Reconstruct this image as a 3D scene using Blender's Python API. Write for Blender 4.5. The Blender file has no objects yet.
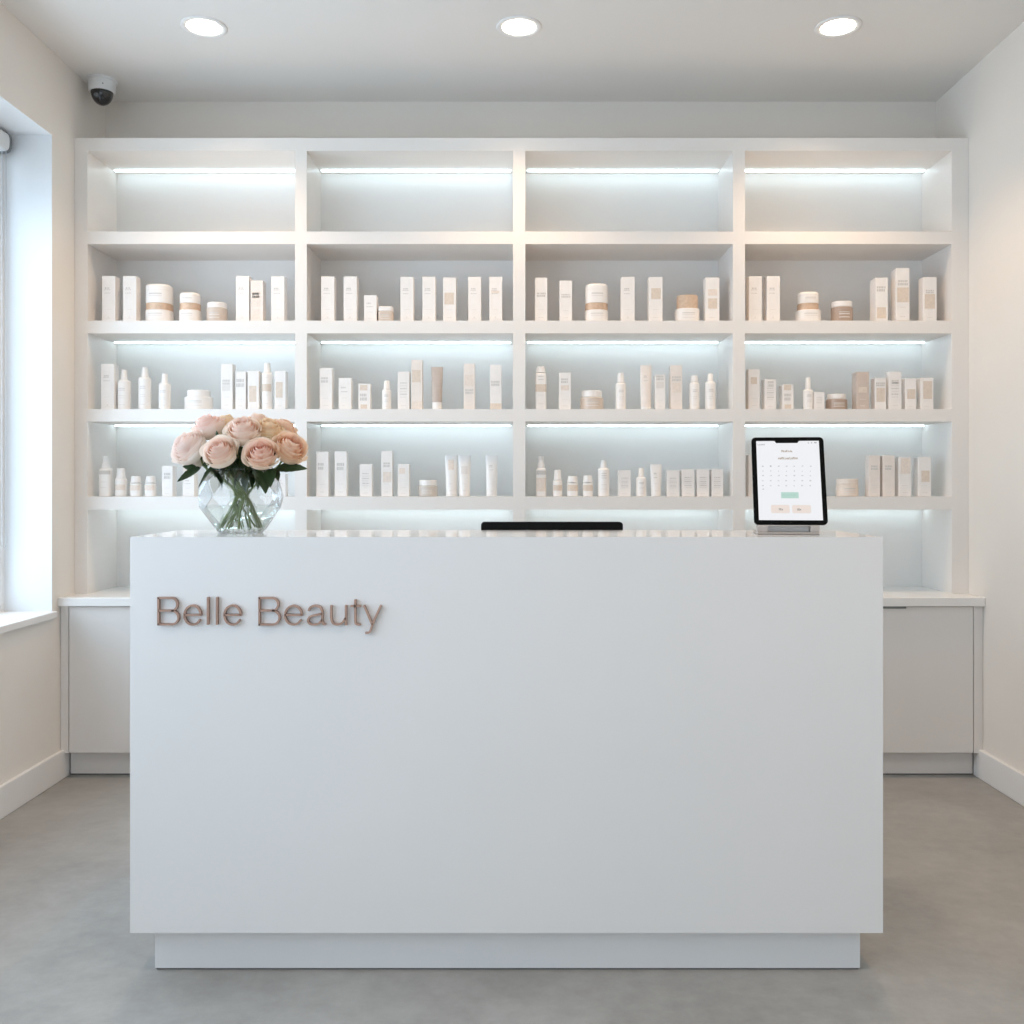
import bpy, bmesh, math, random
from mathutils import Vector, Matrix, Euler

random.seed(7)
C = bpy.context.scene
COL = C.collection
PI = math.pi

# ------------------------------------------------------------------ camera model
F, VX, VY, H = 960.0, 516.0, 485.0, 1.223       # focal in px, vanishing point, eye height
def X(px, Y): return (px - VX) * Y / F
def Z(py, Y): return H + (VY - py) * Y / F

cam_d = bpy.data.cameras.new('camera'); cam = bpy.data.objects.new('camera', cam_d); COL.objects.link(cam)
cam.location = (0, 0, H); cam.rotation_euler = (PI / 2, 0, 0)
cam_d.sensor_width = 36; cam_d.lens = F / 1024 * 36
cam_d.shift_x = -(VX - 512) / 1024; cam_d.shift_y = -(512 - VY) / 1024
cam_d.clip_start = 0.05
C.camera = cam

# ------------------------------------------------------------------ materials
MATS = {}
def mat(name, col, rough=0.5, metal=0.0, noise=0.0, nscale=8.0, bump=0.0, bscale=200.0, emit=None, estr=0.0, spec=0.5, coat=0.0):
    if name in MATS: return MATS[name]
    m = bpy.data.materials.new(name); m.use_nodes = True
    nt = m.node_tree; p = nt.nodes['Principled BSDF']
    p.inputs['Base Color'].default_value = (*col, 1)
    p.inputs['Roughness'].default_value = rough
    p.inputs['Metallic'].default_value = metal
    p.inputs['Specular IOR Level'].default_value = spec
    p.inputs['Coat Weight'].default_value = coat
    tc = nt.nodes.new('ShaderNodeTexCoord')
    if noise:
        n = nt.nodes.new('ShaderNodeTexNoise'); n.inputs['Scale'].default_value = nscale; n.inputs['Detail'].default_value = 6
        nt.links.new(tc.outputs['Object'], n.inputs['Vector'])
        r = nt.nodes.new('ShaderNodeValToRGB')
        r.color_ramp.elements[0].position = 0.3; r.color_ramp.elements[1].position = 0.7
        r.color_ramp.elements[0].color = (*[max(0, c * (1 - noise)) for c in col], 1)
        r.color_ramp.elements[1].color = (*[min(1, c * (1 + noise)) for c in col], 1)
        nt.links.new(n.outputs['Fac'], r.inputs['Fac']); nt.links.new(r.outputs['Color'], p.inputs['Base Color'])
    if bump:
        n2 = nt.nodes.new('ShaderNodeTexNoise'); n2.inputs['Scale'].default_value = bscale; n2.inputs['Detail'].default_value = 3
        nt.links.new(tc.outputs['Object'], n2.inputs['Vector'])
        b = nt.nodes.new('ShaderNodeBump'); b.inputs['Strength'].default_value = bump; b.inputs['Distance'].default_value = 0.002
        nt.links.new(n2.outputs['Fac'], b.inputs['Height']); nt.links.new(b.outputs['Normal'], p.inputs['Normal'])
    if emit:
        p.inputs['Emission Color'].default_value = (*emit, 1); p.inputs['Emission Strength'].default_value = estr
    MATS[name] = m
    return m

def mat_floor():
    m = bpy.data.materials.new('polished_concrete'); m.use_nodes = True
    nt = m.node_tree; p = nt.nodes['Principled BSDF']
    tc = nt.nodes.new('ShaderNodeTexCoord')
    mp = nt.nodes.new('ShaderNodeMapping'); mp.inputs['Scale'].default_value = (1.0, 1.1, 1)
    nt.links.new(tc.outputs['Object'], mp.inputs['Vector'])
    n1 = nt.nodes.new('ShaderNodeTexNoise'); n1.inputs['Scale'].default_value = 1.6; n1.inputs['Detail'].default_value = 9; n1.inputs['Roughness'].default_value = 0.62
    n2 = nt.nodes.new('ShaderNodeTexNoise'); n2.inputs['Scale'].default_value = 14; n2.inputs['Detail'].default_value = 8; n2.inputs['Roughness'].default_value = 0.7
    nt.links.new(mp.outputs['Vector'], n1.inputs['Vector']); nt.links.new(mp.outputs['Vector'], n2.inputs['Vector'])
    mx = nt.nodes.new('ShaderNodeMix'); mx.inputs['Factor'].default_value = 0.4
    nt.links.new(n1.outputs['Fac'], mx.inputs['A']); nt.links.new(n2.outputs['Fac'], mx.inputs['B'])
    r = nt.nodes.new('ShaderNodeValToRGB')
    r.color_ramp.elements[0].position = 0.37; r.color_ramp.elements[0].color = (0.27, 0.262, 0.248, 1)
    r.color_ramp.elements[1].position = 0.66; r.color_ramp.elements[1].color = (0.41, 0.402, 0.388, 1)
    nt.links.new(mx.outputs['Result'], r.inputs['Fac']); nt.links.new(r.outputs['Color'], p.inputs['Base Color'])
    r2 = nt.nodes.new('ShaderNodeMapRange'); r2.inputs['To Min'].default_value = 0.34; r2.inputs['To Max'].default_value = 0.55
    nt.links.new(n2.outputs['Fac'], r2.inputs['Value']); nt.links.new(r2.outputs['Result'], p.inputs['Roughness'])
    b = nt.nodes.new('ShaderNodeBump'); b.inputs['Strength'].default_value = 0.08; b.inputs['Distance'].default_value = 0.003
    nt.links.new(n2.outputs['Fac'], b.inputs['Height']); nt.links.new(b.outputs['Normal'], p.inputs['Normal'])
    return m

def mat_thin_glass(name, tint=(1, 1, 1), ior=1.45, refr=0.0, gloss=1.0):
    """clear glass sheet: straight-through transmission plus fresnel reflection (and a little refraction)"""
    m = bpy.data.materials.new(name); m.use_nodes = True
    nt = m.node_tree; nt.nodes.clear()
    out = nt.nodes.new('ShaderNodeOutputMaterial')
    tr = nt.nodes.new('ShaderNodeBsdfTransparent'); tr.inputs['Color'].default_value = (*tint, 1)
    base = tr.outputs[0]
    if refr:
        rf = nt.nodes.new('ShaderNodeBsdfRefraction'); rf.inputs['IOR'].default_value = 1.30; rf.inputs['Roughness'].default_value = 0.0
        rf.inputs['Color'].default_value = (*tint, 1)
        mx = nt.nodes.new('ShaderNodeMixShader'); mx.inputs[0].default_value = refr
        nt.links.new(tr.outputs[0], mx.inputs[1]); nt.links.new(rf.outputs[0], mx.inputs[2]); base = mx.outputs[0]
    gl = nt.nodes.new('ShaderNodeBsdfGlossy'); gl.inputs['Roughness'].default_value = 0.02
    fr = nt.nodes.new('ShaderNodeFresnel')
    ge = nt.nodes.new('ShaderNodeNewGeometry'); mr = nt.nodes.new('ShaderNodeMapRange')     # same reflectance from both sides of the sheet
    mr.inputs['To Min'].default_value = ior; mr.inputs['To Max'].default_value = 1 / ior
    nt.links.new(ge.outputs['Backfacing'], mr.inputs['Value']); nt.links.new(mr.outputs['Result'], fr.inputs['IOR'])
    mul = nt.nodes.new('ShaderNodeMath'); mul.operation = 'MULTIPLY'; mul.inputs[1].default_value = gloss
    nt.links.new(fr.outputs[0], mul.inputs[0])
    m2 = nt.nodes.new('ShaderNodeMixShader')
    nt.links.new(mul.outputs[0], m2.inputs[0]); nt.links.new(base, m2.inputs[1]); nt.links.new(gl.outputs[0], m2.inputs[2])
    nt.links.new(m2.outputs[0], out.inputs['Surface'])
    return m

def mat_petal(name):
    m = bpy.data.materials.new(name); m.use_nodes = True
    nt = m.node_tree; p = nt.nodes['Principled BSDF']; out = nt.nodes['Material Output']
    at = nt.nodes.new('ShaderNodeAttribute'); at.attribute_name = 'petal_tint'
    nt.links.new(at.outputs['Color'], p.inputs['Base Color'])
    p.inputs['Roughness'].default_value = 0.6; p.inputs['Specular IOR Level'].default_value = 0.25
    t = nt.nodes.new('ShaderNodeBsdfTranslucent'); nt.links.new(at.outputs['Color'], t.inputs['Color'])
    mx = nt.nodes.new('ShaderNodeMixShader'); mx.inputs[0].default_value = 0.38
    nt.links.new(p.outputs[0], mx.inputs[1]); nt.links.new(t.outputs[0], mx.inputs[2]); nt.links.new(mx.outputs[0], out.inputs['Surface'])
    return m

WALL = mat('painted_plaster', (0.80, 0.757, 0.708), 0.85, noise=0.012, nscale=3, bump=0.05, bscale=90)
CEIL = mat('ceiling_paint', (0.775, 0.755, 0.73), 0.9, noise=0.01, nscale=2)
TRIM = mat('trim_paint', (0.82, 0.81, 0.80), 0.45, noise=0.008, nscale=5)
REVEAL = mat('window_frame_paint', (0.82, 0.83, 0.84), 0.4)
SHELF = mat('white_lacquered_board', (0.82, 0.782, 0.748), 0.42, noise=0.008, nscale=4)
BACKP = mat('shelf_back_board', (0.84, 0.825, 0.805), 0.5, noise=0.01, nscale=4)
CAB = mat('white_matt_cabinet_board', (0.78, 0.748, 0.722), 0.5, noise=0.008, nscale=4)
GAP_SHADE = mat('painted_gap_shade', (0.16, 0.155, 0.15), 0.8)  # dark colour standing in for the shade inside gaps
STONE = mat('white_worktop_stone', (0.84, 0.82, 0.80), 0.22, noise=0.012, nscale=12)
DESK = mat('white_satin_desk_board', (0.80, 0.79, 0.787), 0.38, noise=0.008, nscale=3)
DESKTOP = mat('white_polished_desk_top', (0.80, 0.79, 0.785), 0.10, noise=0.006, nscale=6, spec=0.6, coat=0.2)
COPPER = mat('brushed_rose_gold', (0.43, 0.275, 0.215), 0.36, 0.85, noise=0.08, nscale=30)
BLACK = mat('black_plastic', (0.005, 0.005, 0.005), 0.55, noise=0.1, nscale=60, spec=0.15)
BEZEL = mat('black_glass_bezel', (0.004, 0.004, 0.004), 0.3, spec=0.08)
SILVER = mat('brushed_aluminium', (0.50, 0.455, 0.425), 0.5, 0.45, noise=0.05, nscale=40)
DARKSTEEL = mat('dark_bracket_metal', (0.22, 0.23, 0.23), 0.4, 0.6)
CAMWHITE = mat('camera_white_plastic', (0.74, 0.75, 0.76), 0.4, noise=0.02, nscale=50)
DOME = mat('smoked_dome', (0.012, 0.012, 0.013), 0.08, coat=0.5)
LENS = mat('lens_glass', (0.12, 0.13, 0.14), 0.1, 0.4)
BLIND = mat('blind_fabric', (0.72, 0.72, 0.71), 0.7, noise=0.02, nscale=80)
FLOOR = mat_floor()
LED = mat('led_diffuser', (0.9, 0.95, 1.0), 0.4, emit=(0.70, 0.91, 1.0), estr=6.0)
LAMP = mat('downlight_diffuser', (1, 0.95, 0.88), 0.4, emit=(1.0, 0.90, 0.76), estr=14.0)
SCREEN = mat('tablet_display', (0.03, 0.03, 0.03), 0.15, emit=(0.96, 0.97, 1.0), estr=0.93)
S_GOLD = mat('screen_gold_text', (0.03, 0.03, 0.03), 0.3, emit=(0.36, 0.23, 0.10), estr=0.8)
S_GREY = mat('screen_grey_text', (0.03, 0.03, 0.03), 0.3, emit=(0.42, 0.43, 0.44), estr=0.85)
S_DARK = mat('screen_dark_text', (0.03, 0.03, 0.03), 0.3, emit=(0.18, 0.17, 0.17), estr=0.8)
S_MINT = mat('screen_mint', (0.03, 0.03, 0.03), 0.3, emit=(0.52, 0.76, 0.68), estr=0.9)
S_PEACH = mat('screen_peach', (0.03, 0.03, 0.03), 0.3, emit=(0.93, 0.82, 0.76), estr=0.9)
PAPER = mat('white_carton_board', (0.84, 0.805, 0.78), 0.55, noise=0.02, nscale=40)
PINKP = mat('pale_pink_carton_board', (0.81, 0.74, 0.69), 0.55, noise=0.03, nscale=40)
TAUPEP = mat('taupe_carton_board', (0.52, 0.44, 0.39), 0.55, noise=0.04, nscale=40)
INK = mat('grey_print', (0.60, 0.575, 0.55), 0.6)
INKL = mat('faint_print', (0.75, 0.71, 0.68), 0.6)
TAN = mat('tan_print', (0.71, 0.61, 0.52), 0.6, noise=0.06, nscale=90)
TANL = mat('beige_print', (0.78, 0.69, 0.62), 0.6, noise=0.06, nscale=90)
PLASTW = mat('white_bottle_plastic', (0.84, 0.81, 0.785), 0.3, noise=0.01, nscale=30)
BANDC = mat('copper_band', (0.66, 0.47, 0.34), 0.4, 0.3, noise=0.1, nscale=60)
JARTAN = mat('beige_jar_glass', (0.62, 0.53, 0.46), 0.28, noise=0.05, nscale=50)
JARBRN = mat('brown_jar_glass', (0.42, 0.32, 0.26), 0.28, noise=0.05, nscale=50)
JARGRY = mat('greige_jar_glass', (0.58, 0.53, 0.48), 0.28, noise=0.05, nscale=50)
WOODL = mat('pale_wood_lid', (0.62, 0.46, 0.34), 0.5, noise=0.12, nscale=70)
STEM = mat('stem_green', (0.15, 0.20, 0.06), 0.5, noise=0.25, nscale=50)
LEAF = mat('rose_leaf_green', (0.030, 0.062, 0.020), 0.42, noise=0.3, nscale=40)
PETAL = mat_petal('rose_petal')
VASEG = mat_thin_glass('clear_vase_glass', (0.975, 0.985, 0.985), 1.75, refr=0.38, gloss=1.0)
WATER = mat_thin_glass('vase_water', (0.955, 0.975, 0.965), 1.25, refr=0.0, gloss=0.7)
PANE = mat_thin_glass('window_glass', (0.97, 0.985, 0.99), 1.3)

# ------------------------------------------------------------------ mesh helpers
def link(name, me, parent=None, smooth=False):
    o = bpy.data.objects.new(name, me); COL.objects.link(o)
    if parent: o.parent = parent
    if smooth:
        for p in me.polygons: p.use_smooth = True
    return o
def obj(name, bm, mats, parent=None, smooth=False, angle=None, bevel=0.0, bseg=2):
    bmesh.ops.recalc_face_normals(bm, faces=bm.faces[:])
    me = bpy.data.meshes.new(name); bm.to_mesh(me); bm.free()
    for m in (mats if isinstance(mats, (list, tuple)) else [mats]): me.materials.append(m)
    o = link(name, me, parent, smooth or angle is not None)
    if angle is not None:
        bm2 = bmesh.new(); bm2.from_mesh(me)
        for e in bm2.edges:
            if len(e.link_faces) == 2 and e.calc_face_angle(0) > math.radians(angle): e.smooth = False
        bm2.to_mesh(me); bm2.free()
    if bevel:
        b = o.modifiers.new('bevel', 'BEVEL'); b.width = bevel; b.segments = bseg; b.limit_method = 'ANGLE'
    return o
def box(bm, x0, x1, y0, y1, z0, z1, mi=0):
    v = [bm.verts.new(p) for p in ((x0, y0, z0), (x1, y0, z0), (x1, y1, z0), (x0, y1, z0), (x0, y0, z1), (x1, y0, z1), (x1, y1, z1), (x0, y1, z1))]
    for f in ((0, 3, 2, 1), (4, 5, 6, 7), (0, 1, 5, 4), (1, 2, 6, 5), (2, 3, 7, 6), (3, 0, 4, 7)):
        fc = bm.faces.new([v[i] for i in f]); fc.material_index = mi
    return v
def B(*boxes):
    bm = bmesh.new()
    for b in boxes: box(bm, *b)
    return bm
def lathe(bm, prof, seg=32, c=(0, 0), sx=1.0, sy=1.0, mi=0, power=2.0):
    """revolve (r, z) pairs; power > 2 gives a squarish plan"""
    rings = []
    for r, z in prof:
        if r < 1e-6: rings.append([bm.verts.new((c[0], c[1], z))]); continue
        ring = []
        for k in range(seg):
            a = 2 * PI * k / seg; ca, sa = math.cos(a), math.sin(a)
            q = (abs(ca) ** power + abs(sa) ** power) ** (-1 / power)
            ring.append(bm.verts.new((c[0] + r * sx * ca * q, c[1] + r * sy * sa * q, z)))
        rings.append(ring)
    for a, b in zip(rings, rings[1:]):
        for k in range(seg):
            k2 = (k + 1) % seg
            if len(a) == 1 and len(b) == 1: continue
            if len(a) == 1: f = bm.faces.new((a[0], b[k2], b[k]))
            elif len(b) == 1: f = bm.faces.new((a[k], a[k2], b[0]))
            else: f = bm.faces.new((a[k], a[k2], b[k2], b[k]))
            f.material_index = mi
    return rings
def tube(bm, pts, rad, seg=8, mi=0):
    pts = [Vector(p) for p in pts]; rings = []
    n = len(pts)
    for i, p in enumerate(pts):
        d = (pts[min(i + 1, n - 1)] - pts[max(i - 1, 0)]).normalized()
        up = Vector((0, 1, 0)) if abs(d.y) < 0.9 else Vector((1, 0, 0))
        u = d.cross(up).normalized(); w = d.cross(u)
        r = rad[i] if isinstance(rad, (list, tuple)) else rad
        rings.append([bm.verts.new(p + (u * math.cos(2 * PI * k / seg) + w * math.sin(2 * PI * k / seg)) * r) for k in range(seg)])
    for a, b in zip(rings, rings[1:]):
        for k in range(seg):
            f = bm.faces.new((a[k], a[(k + 1) % seg], b[(k + 1) % seg], b[k])); f.material_index = mi
    bm.faces.new(rings[0]).material_index = mi; bm.faces.new(rings[-1]).material_index = mi
def tag(o, label, cat, group=None):
    o['label'] = label; o['category'] = cat
    if group: o['group'] = group
    return o
def thing(name, label, cat, loc=(0, 0, 0), group=None):
    o = bpy.data.objects.new(name, None); COL.objects.link(o); o.location = loc; o.empty_display_size = 0.05
    return tag(o, label, cat, group)
def struct(name, bm, m, parent=None, **k):
    o = obj(name, bm, m, parent, **k)
    if parent is None: o['kind'] = 'structure'
    return o

# ------------------------------------------------------------------ the room
XL, XR, YB, YF, ZC = -1.90, 1.947, 4.45, -2.2, 3.0
T = 0.25
WY0, WY1, WZ0, WZ1 = -0.7, 3.93, 0.70, 2.656
struct('floor', B((XL - T, XR + T, YF - T, YB + T, -0.12, 0.0)), FLOOR)
struct('ceiling', B((XL - T, XR + T, YF - T, YB + T, ZC, ZC + 0.15)), CEIL)
struct('wall_back', B((XL - T, XR + T, YB, YB + 0.2, 0, ZC)), WALL)
struct('wall_right', B((XR, XR + 0.2, YF, YB, 0, ZC)), WALL)
struct('wall_left', B((XL - T, XL, YF, WY0, 0, ZC), (XL - T, XL, WY1, YB, 0, ZC), (XL - T, XL, WY0, WY1, 0, WZ0), (XL - T, XL, WY0, WY1, WZ1, ZC)), [WALL, mat('reveal_daylight_tint', (.83, .85, .87), .5)])  # second colour: whiter and bluer, daylight painted onto the reveal
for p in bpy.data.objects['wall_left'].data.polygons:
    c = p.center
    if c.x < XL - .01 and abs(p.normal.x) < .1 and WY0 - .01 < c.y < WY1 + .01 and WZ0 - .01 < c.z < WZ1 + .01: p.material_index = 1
# street side of the room, behind the camera: a wide shop window
FX0, FX1, FZ0, FZ1 = -1.75, 1.75, 0.12, 2.75
struct('wall_front', B((XL - T, FX0, YF - 0.2, YF, 0, ZC), (FX1, XR + T, YF - 0.2, YF, 0, ZC), (FX0, FX1, YF - 0.2, YF, 0, FZ0), (FX0, FX1, YF - 0.2, YF, FZ1, ZC)), WALL)
bm = bmesh.new()
for a in ((FX0, FX0 + .06, FZ0, FZ1), (FX1 - .06, FX1, FZ0, FZ1), (-.03, .03, FZ0, FZ1), (FX0, FX1, FZ0, FZ0 + .06), (FX0, FX1, FZ1 - .06, FZ1)):
    box(bm, a[0], a[1], YF - .13, YF - .07, a[2], a[3])
w2 = struct('window_2', bm, REVEAL)
struct('pane', B((FX0, FX1, YF - .103, YF - .097, FZ0, FZ1)), PANE, w2)
# window in the left wall
bm = bmesh.new()
fx0, fx1 = XL - 0.245, XL - 0.195
ms = [WY0, 1.59, WY1 - .05]
fr = [(y, y + .05, WZ0 - .001, WZ1 + .001) for y in ms]
for y0_, y1_ in zip(ms, ms[1:]): fr += [(y0_ + .05, y1_, WZ0 - .001, WZ0 + .045), (y0_ + .05, y1_, WZ1 - .045, WZ1 + .001)]
for a in fr:
    box(bm, fx0, fx1, a[0], a[1], a[2], a[3])
w1 = struct('window_1', bm, REVEAL)
struct('pane', B((XL - .223, XL - .217, WY0 + .04, WY1 - .04, WZ0 + .04, WZ1 - .04)), PANE, w1)
struct('window_sill', B((XL - 0.20, XL + 0.018, WY0 - .02, WY1 + .012, WZ0 - .022, WZ0 + 0.006)), TRIM, w1, bevel=0.003)
BH = 0.120
struct('baseboard_left', B((XL, XL + 0.019, YF, 4.049, 0, BH)), TRIM, bevel=0.004)
struct('baseboard_right', B((XR - 0.019, XR, YF, 4.049, 0, BH)), TRIM, bevel=0.004)

# roller blind at the head of the window
rb = thing('roller_blind', 'grey roller blind cassette with a bead chain in the window recess', 'roller blind', (XL - 0.142, 3.87, WZ1))
bm = bmesh.new()
prof = []
for k in range(13):                                   # D-shaped section (x out into the room, z down)
    a = -PI / 2 + PI * k / 12
    prof.append((-0.035 + 0.03 * math.copysign(abs(math.cos(a)) ** .6, math.cos(a)) + 0.0, -0.046 + 0.038 * math.copysign(abs(math.sin(a)) ** .7, math.sin(a))))
prof += [(-0.065, -0.008), (-0.065, -0.084)]
def extrude_prof(bm, prof, y0, y1, grow=0.0):
    cx = sum(p[0] for p in prof) / len(prof); cz = sum(p[1] for p in prof) / len(prof)
    P = [(cx + (x - cx) * (1 + grow), cz + (z - cz) * (1 + grow)) for x, z in prof]
    a = [bm.verts.new((x, y0, z)) for x, z in P]; b = [bm.verts.new((x, y1, z)) for x, z in P]
    n = len(P)
    for k in range(n): bm.faces.new((a[k], a[(k + 1) % n], b[(k + 1) % n], b[k]))
    bm.faces.new(a); bm.faces.new(b)
extrude_prof(bm, prof, -4.5, 0.012)
obj('cassette', bm, BLIND, rb, angle=40)
bm = bmesh.new(); extrude_prof(bm, prof, 0.012, 0.028, 0.10)
obj('end_bracket', bm, DARKSTEEL, rb, angle=40)
bm = bmesh.new()
zc = Z(548, 3.88) - WZ1
loop = [(-0.016, 0.004, -0.08), (-0.016, 0.004, zc + .02), (-0.018, 0.004, zc + .006), (-0.024, 0.004, zc), (-0.030, 0.004, zc + .006), (-0.032, 0.004, zc + .02), (-0.032, 0.004, -0.08)]
tube(bm, loop, 0.0016, 6)
obj('bead_chain', bm, mat('pale_chain', (0.55, 0.57, 0.60), 0.4), rb, smooth=True)
bm = bmesh.new(); box(bm, -0.062, -0.060, -4.45, -0.04, -0.30, -0.06)
obj('blind_fabric', bm, BLIND, rb)

# ------------------------------------------------------------------ ceiling lights and camera
DL = [(204, 'nearest the window'), (519, 'between the other two'), (838, 'farthest from the window')]
Yd = 3.72
for px, w in DL:
    t = thing('downlight', f'round recessed ceiling downlight glowing warm white, {w}', 'downlight', (X(px, Yd), Yd, ZC), 'recessed downlights in a row')
    bm = bmesh.new(); lathe(bm, [(0.066, -0.0005), (0.066, -0.004), (0.082, -0.006), (0.088, -0.003), (0.088, -0.0005)], 40)
    obj('trim_ring', bm, TRIM, t, smooth=True)
    bm = bmesh.new(); lathe(bm, [(0, -0.0035), (0.066, -0.0035)], 40)
    obj('diffuser', bm, LAMP, t)
Yc = 4.21
sc = thing('ceiling_camera', 'small white security camera with a dark dome under the ceiling', 'security camera', (X(102, Yc), Yc, ZC))
bm = bmesh.new(); lathe(bm, [(0, 0), (0.064, 0), (0.064, -0.008), (0.057, -0.012), (0.055, -0.050), (0.050, -0.056), (0, -0.056)], 36)
obj('housing', bm, CAMWHITE, sc, angle=40)
bm = bmesh.new(); lathe(bm, [(0.047 * math.cos(a), -0.054 - 0.058 * math.sin(a)) for a in [k * PI / 2 / 10 for k in range(10)]] + [(0, -0.112)], 32)
obj('dome', bm, DOME, sc, smooth=True)
bm = bmesh.new(); lathe(bm, [(0, 0), (0.012, 0), (0.012, 0.006), (0, 0.008)], 20)
bmesh.ops.rotate(bm, cent=(0, 0, 0), matrix=Matrix.Rotation(math.radians(125), 3, 'X'), verts=bm.verts[:])
bmesh.ops.translate(bm, vec=(-0.008, -0.040, -0.082), verts=bm.verts[:])
obj('lens', bm, LENS, sc, smooth=True)
bm = bmesh.new(); lathe(bm, [(0, 0), (0.003, 0), (0.003, 0.002), (0, 0.002)], 12)
bmesh.ops.rotate(bm, cent=(0, 0, 0), matrix=Matrix.Rotation(math.radians(90), 3, 'X'), verts=bm.verts[:])
bmesh.ops.translate(bm, vec=(0.025, -0.0495, -0.036), verts=bm.verts[:])
obj('screw', bm, DARKSTEEL, sc)

# ------------------------------------------------------------------ wall shelving
YS, YP = 4.13, 4.435                                   # front face, face of the back board
def zs(y): return Z(y, YS)
WT_Z = Z(597.8, 3.98)                                 # top of the worktop
su = thing('shelving_unit', 'white built-in shelving of four bays with cool light strips under the boards', 'shelving unit', (0, YS, WT_Z))
O = Vector((0, YS, WT_Z))
def part(name, boxes, m, root, **k):
    o = obj(name, B(*boxes), m, root, **k)
    L = root.location
    for v in o.data.vertices: v.co -= L
    return o
xs = [X(p, YS) for p in (76, 87.5, 295, 306.7, 513, 525.3, 733, 745, 951.8, 963)]
xs[0], xs[-1] = XL + .0005, XR - .0005
rows = [(150.8, 231.5), (244, 320.6), (333.3, 409), (421.5, 496.6), (509.6, None)]
for k in range(5): part('upright', [(xs[2 * k], xs[2 * k + 1], YS, YP, WT_Z, zs(150.8))], SHELF, su)
part('top_board', [(xs[0], xs[-1], YS, YP, zs(150.8), zs(138))], SHELF, su)
part('back_board', [(xs[0], xs[-1], YP, YB - 0.001, WT_Z, zs(138))], BACKP, su)
for r in range(4):
    for b in range(4):
        part('shelf_board', [(xs[2 * b + 1], xs[2 * b + 2], YS, YP, zs(rows[r + 1][0]), zs(rows[r][1]))], SHELF, su)
for r in (0, 2, 3, 4):
    for b in range(4):
        z = zs(rows[r][0])
        part('light_strip', [(xs[2 * b + 1] + .012, xs[2 * b + 2] - .012, YP - 0.056, YP - 0.044, z - 0.006, z - 0.0005)], LED, su)
SHZ = {'U': zs(320.6), 'M': zs(409), 'L': zs(496.6)}

# base cabinets and worktop below the shelving
YD = 4.0
cz0, cz1 = Z(753, YD), Z(606.5, 3.98)
wt = B((XL + .001, XR - .001, 3.98, YB - .001, cz1, WT_Z))
tag(obj('worktop', wt, STONE, bevel=0.002), 'long white stone worktop running wall to wall under the shelving', 'worktop')
def cabinet(x0, x1, label, filler):
    t = thing('base_cabinet', label, 'cabinet', ((x0 + x1) / 2, YD, 0), 'base cabinets under the worktop')
    d0, d1 = x0, x1
    if filler == 'l': part('filler_panel', [(x0, x0 + .033, YD, YD + .02, cz0, cz1)], CAB, t); d0 = x0 + .036
    if filler == 'r': part('filler_panel', [(x1 - .037, x1, YD, YD + .02, cz0, cz1)], CAB, t); d1 = x1 - .040
    part('carcass', [(x0 + .002, x1 - .002, YD + .021, YB - .002, cz0 + .001, cz1 - .001)], GAP_SHADE, t)
    part('toe_kick', [(x0 + (.019 if filler == 'l' else 0), x1 - (.019 if filler == 'r' else 0), YD + .05, YD + .065, .006, cz0)], CAB, t)
    part('toe_shade_strip', [(x0 + .025, x1 - .025, YD + .053, YD + .064, 0, .006)], GAP_SHADE, t)  # dark strip in place of the shade under the toe kick
    m = (d0 + d1) / 2
    for a, b, s in ((d0, m - .0015, 0), (m + .0015, d1, 1)):
        dr = part('door', [(a, b, YD, YD + .019, cz0 + .001, cz1 - .004)], CAB, t, bevel=0.001)
        h = B((-.19, .19, -.006, .012, -.010, 0)); ho = obj('handle', h, DARKSTEEL, dr)
        L = t.location
        for v in ho.data.vertices: v.co += Vector(((a + b) / 2 - L.x, YD - L.y, cz1 - .0005 - L.z))
cabinet(XL + .002, 0.0165, 'white handleless base cabinet on the side nearest the window', 'l')
cabinet(0.0175, XR - .002, 'white base cabinet with dark finger pull, on the side away from the window', 'r')

# ------------------------------------------------------------------ reception desk
YK = 2.38
dx0, dx1 = X(130, YK), X(883, YK)
dzt, dzb = Z(537, YK), Z(933, YK)
DB = 2.74
dk = thing('reception_desk', 'large white reception desk with rose gold lettering on its front panel', 'reception desk', ((dx0 + dx1) / 2, YK, 0))
dt = part('desk_top', [(dx0, dx1, YK, DB, dzt - .03, dzt)], [DESKTOP, DESK], dk)
for p in dt.data.polygons:
    if p.normal.z < .5: p.material_index = 1
part('front_panel', [(dx0, dx1, YK, YK + .03, dzb, dzt - .03)], DESK, dk)
for a, b in ((dx0, dx0 + .03), (dx1 - .03, dx1)):
    part('side_panel', [(a, b, YK + .0301, DB, dzb, dzt - .0301), (a, b, DB, 3.15, dzb, 0.7)], DESK, dk)
part('work_surface', [(dx0, dx1, YK + .031, 3.15, .701, .735)], DESK, dk)
pz = 2.421
part('plinth', [(X(155, pz), X(860, pz), pz, 3.10, .005, dzb)], DESK, dk)
part('plinth_shade_strip', [(X(155, pz) + .003, X(860, pz) - .003, pz + .003, 3.09, 0, .005)], GAP_SHADE, dk)  # shadow line beneath the plinth, made as a dark strip
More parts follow.
